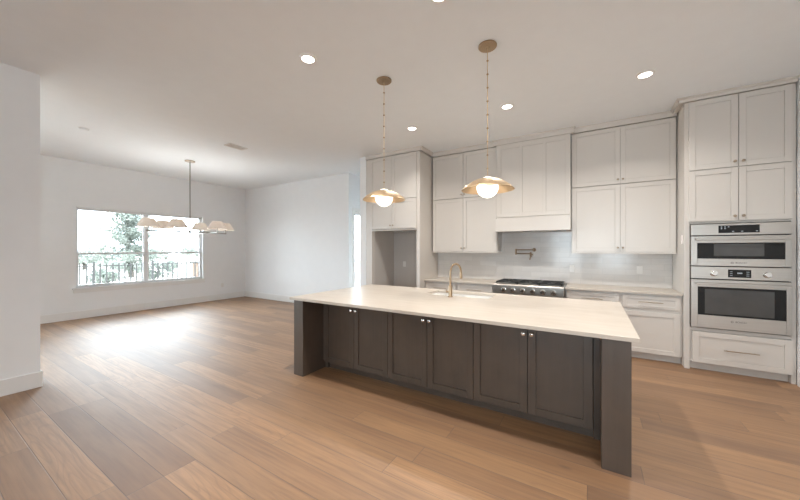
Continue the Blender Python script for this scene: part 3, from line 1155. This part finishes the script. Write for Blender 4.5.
vt_ = thing('ceiling_vent', (-5.525, 3.31, CEIL - .012), 'small white air vent in the ceiling near the dining area', 'vent')
m = MB()
vx, vy, hw, hd_ = -5.525, 3.31, .09, .17
m.box(vx - hw, vx - hw + .02, vy - hd_, vy + hd_, CEIL - .012, CEIL).box(vx + hw - .02, vx + hw, vy - hd_, vy + hd_, CEIL - .012, CEIL)
m.box(vx - hw, vx + hw, vy - hd_, vy - hd_ + .02, CEIL - .012, CEIL).box(vx - hw, vx + hw, vy + hd_ - .02, vy + hd_, CEIL - .012, CEIL)
m.build('frame', 'white_plastic', vt_, bevel=.002)
box('duct_shade', 'dark', vx - hw + .02, vx + hw - .02, vy - hd_ + .02, vy + hd_ - .02, CEIL - .003, CEIL - .001, vt_)  # dark sheet stands in for the shade behind the louvres
m = MB()
for k in range(4):
    xx = vx - hw + .03 + k * .036
    m.sweep([(xx, CEIL - .010), (xx + .012, CEIL - .004), (xx + .012, CEIL - .0025), (xx, CEIL - .0085)], 'y', vy - hd_ + .02, vy + hd_ - .02)
m.build('louvre', 'white_plastic', vt_)

sd = thing('smoke_detector', (-6.714, 1.588, CEIL - .03), 'small round white detector on the dining ceiling', 'smoke detector')
MB().lathe([(0, -.032), (.03, -.032), (.05, -.026), (.058, -.012), (.062, -.001), (0, -.001)], (-6.714, 1.588, CEIL), 28).build('cover', 'ceiling', sd, smooth=True)


def pendant(x, y, label):
    o = thing('pendant_light', (x, y, 2.04), label, 'pendant light', 'brass dome pendants over the island')
    MB().lathe([(0, -.026), (.018, -.026), (.020, -.020), (.078, -.018), (.083, -.012), (.083, -.001), (0, -.001)], (x, y, CEIL), 40)  .build('canopy', 'aged_brass', o, smooth=True)
    rod = MB().tube([(x, y, 2.14), (x, y, CEIL - .02)], .0034, 10).build('rod', 'brass', o, smooth=True)
    z = CEIL - .14
    while z > 2.20:
        MB().lathe([(0, -.008), (.006, -.007), (.0105, -.002), (.0105, .002), (.006, .007), (0, .008)], (x, y, z), 14).build('bead', 'aged_brass', rod, smooth=True)
        z -= .124
    MB().lathe([(0, .024), (.008, .024), (.010, .010), (.020, .004), (.022, -.004), (0, -.004)], (x, y, 2.129), 24).build('cap', 'brass', o, smooth=True)
    nf = 10

    def flute(a, i):
        return 1 + (0.0 if i == 0 else .012 * min(1, i / 4)) * abs(math.cos(nf * a / 2)) ** .6

    R = .233
    outer = []
    for k in range(0, 11):
        s = k / 10
        outer.append((.012 + (R - .012) * s, 2.128 - .104 * (s ** 2.1) - 2.04 + 0.0))
    nseg = 120

    def dome(prof, name, mat, par):
        w = MB()
        rings = []
        for i, (r, h) in enumerate(prof):
            ring = []
            for k in range(nseg):
                a = 2 * PI * k / nseg
                s = abs(math.cos(nf * a / 2))
                bulge = (1 - s ** 3) * .0025 * min(1, r / .12)
                rr = r * (1 + .018 * (1 - s) * min(1, r / .1))
                ring.append(w.b.verts.new((x + rr * math.cos(a), y + rr * math.sin(a), 2.04 + h + bulge)))
            rings.append(ring)
        for A, B in zip(rings, rings[1:]):
            for k in range(nseg):
                k2 = (k + 1) % nseg
                w.b.faces.new([A[k], A[k2], B[k2], B[k]])
        return w.build(name, mat, par, smooth=True)

    sh = dome(outer + [(R + .001, outer[-1][1] - .003)], 'shade', 'brass', o)
    inner = [(r - .001, h - .005) for r, h in outer]
    dome(inner, 'shade_lining', 'brass_in', sh)
    MB().lathe([(0, .097)] + [(.097 * math.sin(PI * k / 16), .097 * math.cos(PI * k / 16)) for k in range(1, 16)] + [(0, -.097)], (x, y, 2.046), 36).build('globe', 'opal', o, smooth=True)


pendant(-1.960, 2.868, 'brass dome pendant farther from the camera, over the faucet end of the island')
pendant(-.815, 2.878, 'brass dome pendant nearer the camera, in front of the hood')

# dining chandelier
chx, chy = -7.264, 3.344
BZ = 1.842
ch = thing('chandelier', (chx, chy, BZ), 'six-shade linear chandelier on a slim rod in front of the dining window', 'chandelier')
MB().lathe([(0, -.024), (.05, -.024), (.093, -.018), (.095, -.001), (0, -.001)], (chx, chy, CEIL), 36).build('canopy', 'bronze', ch, smooth=True)
MB().tube([(chx, chy, BZ), (chx, chy, CEIL - .02)], .011, 12).build('rod', 'grey_metal', ch, smooth=True)
MB().box(chx - .012, chx + .012, chy - .77, chy + .77, BZ - .014, BZ + .014).build('main_bar', 'grey_metal', ch, bevel=.003)
MB().lathe([(0, -.03), (.02, -.028), (.022, .02), (.013, .05), (0, .05)], (chx, chy, BZ), 20).build('hub', 'grey_metal', ch, smooth=True)
spots = [(0, -.73), (-.36, -.37), (.25, -.33), (-.34, .33), (.36, .41), (0, .75)]
for yy in (-.35, .37):
    MB().box(chx - .37, chx + .37, chy + yy - .010, chy + yy + .010, BZ - .010, BZ + .010).build('cross_arm', 'grey_metal', ch, bevel=.003)
for sx_, sy_ in spots:
    if abs(sx_) > .1:
        sy_ = -.35 if sy_ < 0 else .37
    cx_, cy_ = chx + sx_, chy + sy_
    st = MB().tube([(cx_, cy_, BZ), (cx_, cy_, 1.99)], .009, 10).lathe([(0, 0), (.022, 0), (.016, .012), (.012, .03), (0, .03)], (cx_, cy_, 1.90), 16).build('candle_stem', 'grey_metal', ch, smooth=True)
    MB().lathe([(0, 0), (.012, .0), (.022, .03), (.018, .055), (0, .065)], (cx_, cy_, 1.985), 16).build('bulb', 'bulb', st, smooth=True)
    n = 40
    w = MB()
    w.lathe([(.188, 1.915 - 2), (.095, 2.078 - 2), (.0935, 2.078 - 2), (.1865, 1.915 - 2), (.188, 1.915 - 2)], (cx_, cy_, 2.0), n)
    w.build('lamp_shade', 'shade', ch, smooth=True)
    pl = bpy.data.lights.new('chandelier_bulb', 'POINT')
    pl.energy = 13.0
    pl.color = (1.0, .975, .94)
    pl.shadow_soft_size = .03
    po = bpy.data.objects.new('chandelier_bulb', pl)
    po.location = (cx_, cy_, 2.02)
    COL.objects.link(po)

# ------------------------------------------------------------------ outside
GZ = -.30
g = MB()
g.box(-70, -9.5, -30, 50, GZ - .2, GZ)
struct(g.build('ground_exterior', 'ground'), 'pale dry yard outside the dining window', 'ground')
struct(box('patio_exterior', 'patio', -9.4, -5.3, 6.1, 14, -.2, -.06), 'pale paved patio outside the hallway door', 'patio')

FX = -17.6
fn = thing('metal_fence', (FX, 6.2, GZ), 'dark metal picket fence across the yard outside the window', 'fence')
for z in (-.10, .78):
    box('rail', 'fence', FX - .015, FX + .015, 2.4, 10.6, z - .02, z + .02, fn)
ys = [2.4 + k * 2.05 for k in range(5)]
for yy in ys:
    box('post', 'fence', FX - .035, FX + .035, yy - .035, yy + .035, GZ, .96, fn)
k = 0
yy = 2.4
while yy < 10.5:
    yy += .205
    if min(abs(yy - q) for q in ys) < .05:
        continue
    box('picket', 'fence', FX - .018, FX + .018, yy - .023, yy + .023, GZ + .06, .88, fn)


def foliage(name, mat, parent, blobs, n, size, seed):
    """leaves scattered through ellipsoid clumps, one mesh"""
    r = random.Random(seed)
    w = MB()
    for _ in range(n):
        cx, cy, cz, rx, ry, rz = r.choice(blobs)
        while True:
            p = Vector((r.uniform(-1, 1), r.uniform(-1, 1), r.uniform(-1, 1)))
            if .25 < p.length < 1:
                break
        c = Vector((cx + p.x * rx, cy + p.y * ry, cz + p.z * rz))
        a = Vector((r.gauss(0, 1), r.gauss(0, 1), r.gauss(0, 1))).normalized()
        u = a.cross(Vector((r.gauss(0, 1), r.gauss(0, 1), r.gauss(0, 1)))).normalized()
        s = size * r.uniform(.6, 1.4)
        v = [w.b.verts.new(c + q) for q in (-a * s, u * s * .4, a * s, -u * s * .4)]
        w.b.faces.new(v)
    return w.build(name, mat, parent)


tr = thing('tree', (-25, 8.1, GZ), 'tall feathery pale green tree behind the metal fence', 'tree')
r = random.Random(3)
w = MB().tube([(-25, 8.1, GZ), (-25.05, 8.0, 1.2), (-24.9, 7.9, 2.6), (-25, 7.75, 4.6)], [.16, .13, .09, .03], 10)
blobs = []
tips = []
for k in range(40):
    z = 0.1 + k * .115
    a = k * 2.4
    L = (2.75 - .064 * k) * r.uniform(.75, 1.1)
    L = max(L, .35)
    ty, tx = 8.0 + L * math.cos(a), -25 + L * .7 * math.sin(a)
    tz = z + .35 + r.uniform(-.1, .25)
    w.tube([(-25, 8.0, z), ((tx - 25) / 2, (ty + 8.0) / 2, z + .12), (tx, ty, tz)], [.035, .022, .008], 6)
    for q in (.15, .4, .65, .92):
        blobs.append((-25 + (tx + 25) * q, 8.0 + (ty - 8.0) * q, z + (tz - z) * q,   .36, .38, .30))
w.build('trunk', 'bark', tr, smooth=True)
foliage('foliage', 'leaf', tr, blobs, 26000, .062, 5)

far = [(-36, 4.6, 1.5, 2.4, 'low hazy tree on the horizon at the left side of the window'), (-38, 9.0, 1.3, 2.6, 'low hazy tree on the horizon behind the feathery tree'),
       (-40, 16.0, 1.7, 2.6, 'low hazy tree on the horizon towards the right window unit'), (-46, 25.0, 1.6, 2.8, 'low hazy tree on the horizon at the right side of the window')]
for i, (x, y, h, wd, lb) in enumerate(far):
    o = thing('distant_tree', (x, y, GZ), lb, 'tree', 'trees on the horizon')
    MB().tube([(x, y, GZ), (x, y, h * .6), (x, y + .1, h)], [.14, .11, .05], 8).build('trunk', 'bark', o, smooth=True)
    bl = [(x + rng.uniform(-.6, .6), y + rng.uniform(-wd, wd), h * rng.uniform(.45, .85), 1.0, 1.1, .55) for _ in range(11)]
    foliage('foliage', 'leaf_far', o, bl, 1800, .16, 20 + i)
bush = [(-20.2, 5.6, .9, 'small pale bush behind the left part of the fence'), (-20.0, 7.6, 1.05, 'leafy pale bush behind the fence below the feathery tree')]
for i, (x, y, h, lb) in enumerate(bush):
    o = thing('bush', (x, y, GZ), lb, 'bush', 'bushes behind the fence')
    MB().tube([(x, y, GZ), (x, y + .1, h * .5)], [.04, .02], 6).build('stem', 'bark', o)
    bl = [(x + rng.uniform(-.3, .3), y + rng.uniform(-.7, .7), GZ + .35 + rng.uniform(0, h * .75), .35, .4, .3) for _ in range(8)]
    foliage('foliage', 'leaf', o, bl, 900, .09, 40 + i)
tb = thing('wooden_shed', (-21.5, 11.0, GZ), 'low tan wooden shed behind the right end of the fence', 'shed')
box('wall', 'tan', -22.3, -20.7, 10.4, 11.7, GZ, .62, tb)
MB().sweep([(10.3, .62), (11.8, .62), (11.8, .67), (11.05, .80), (10.3, .67)], 'x', -22.4, -20.6).build('roof', 'bark', tb)
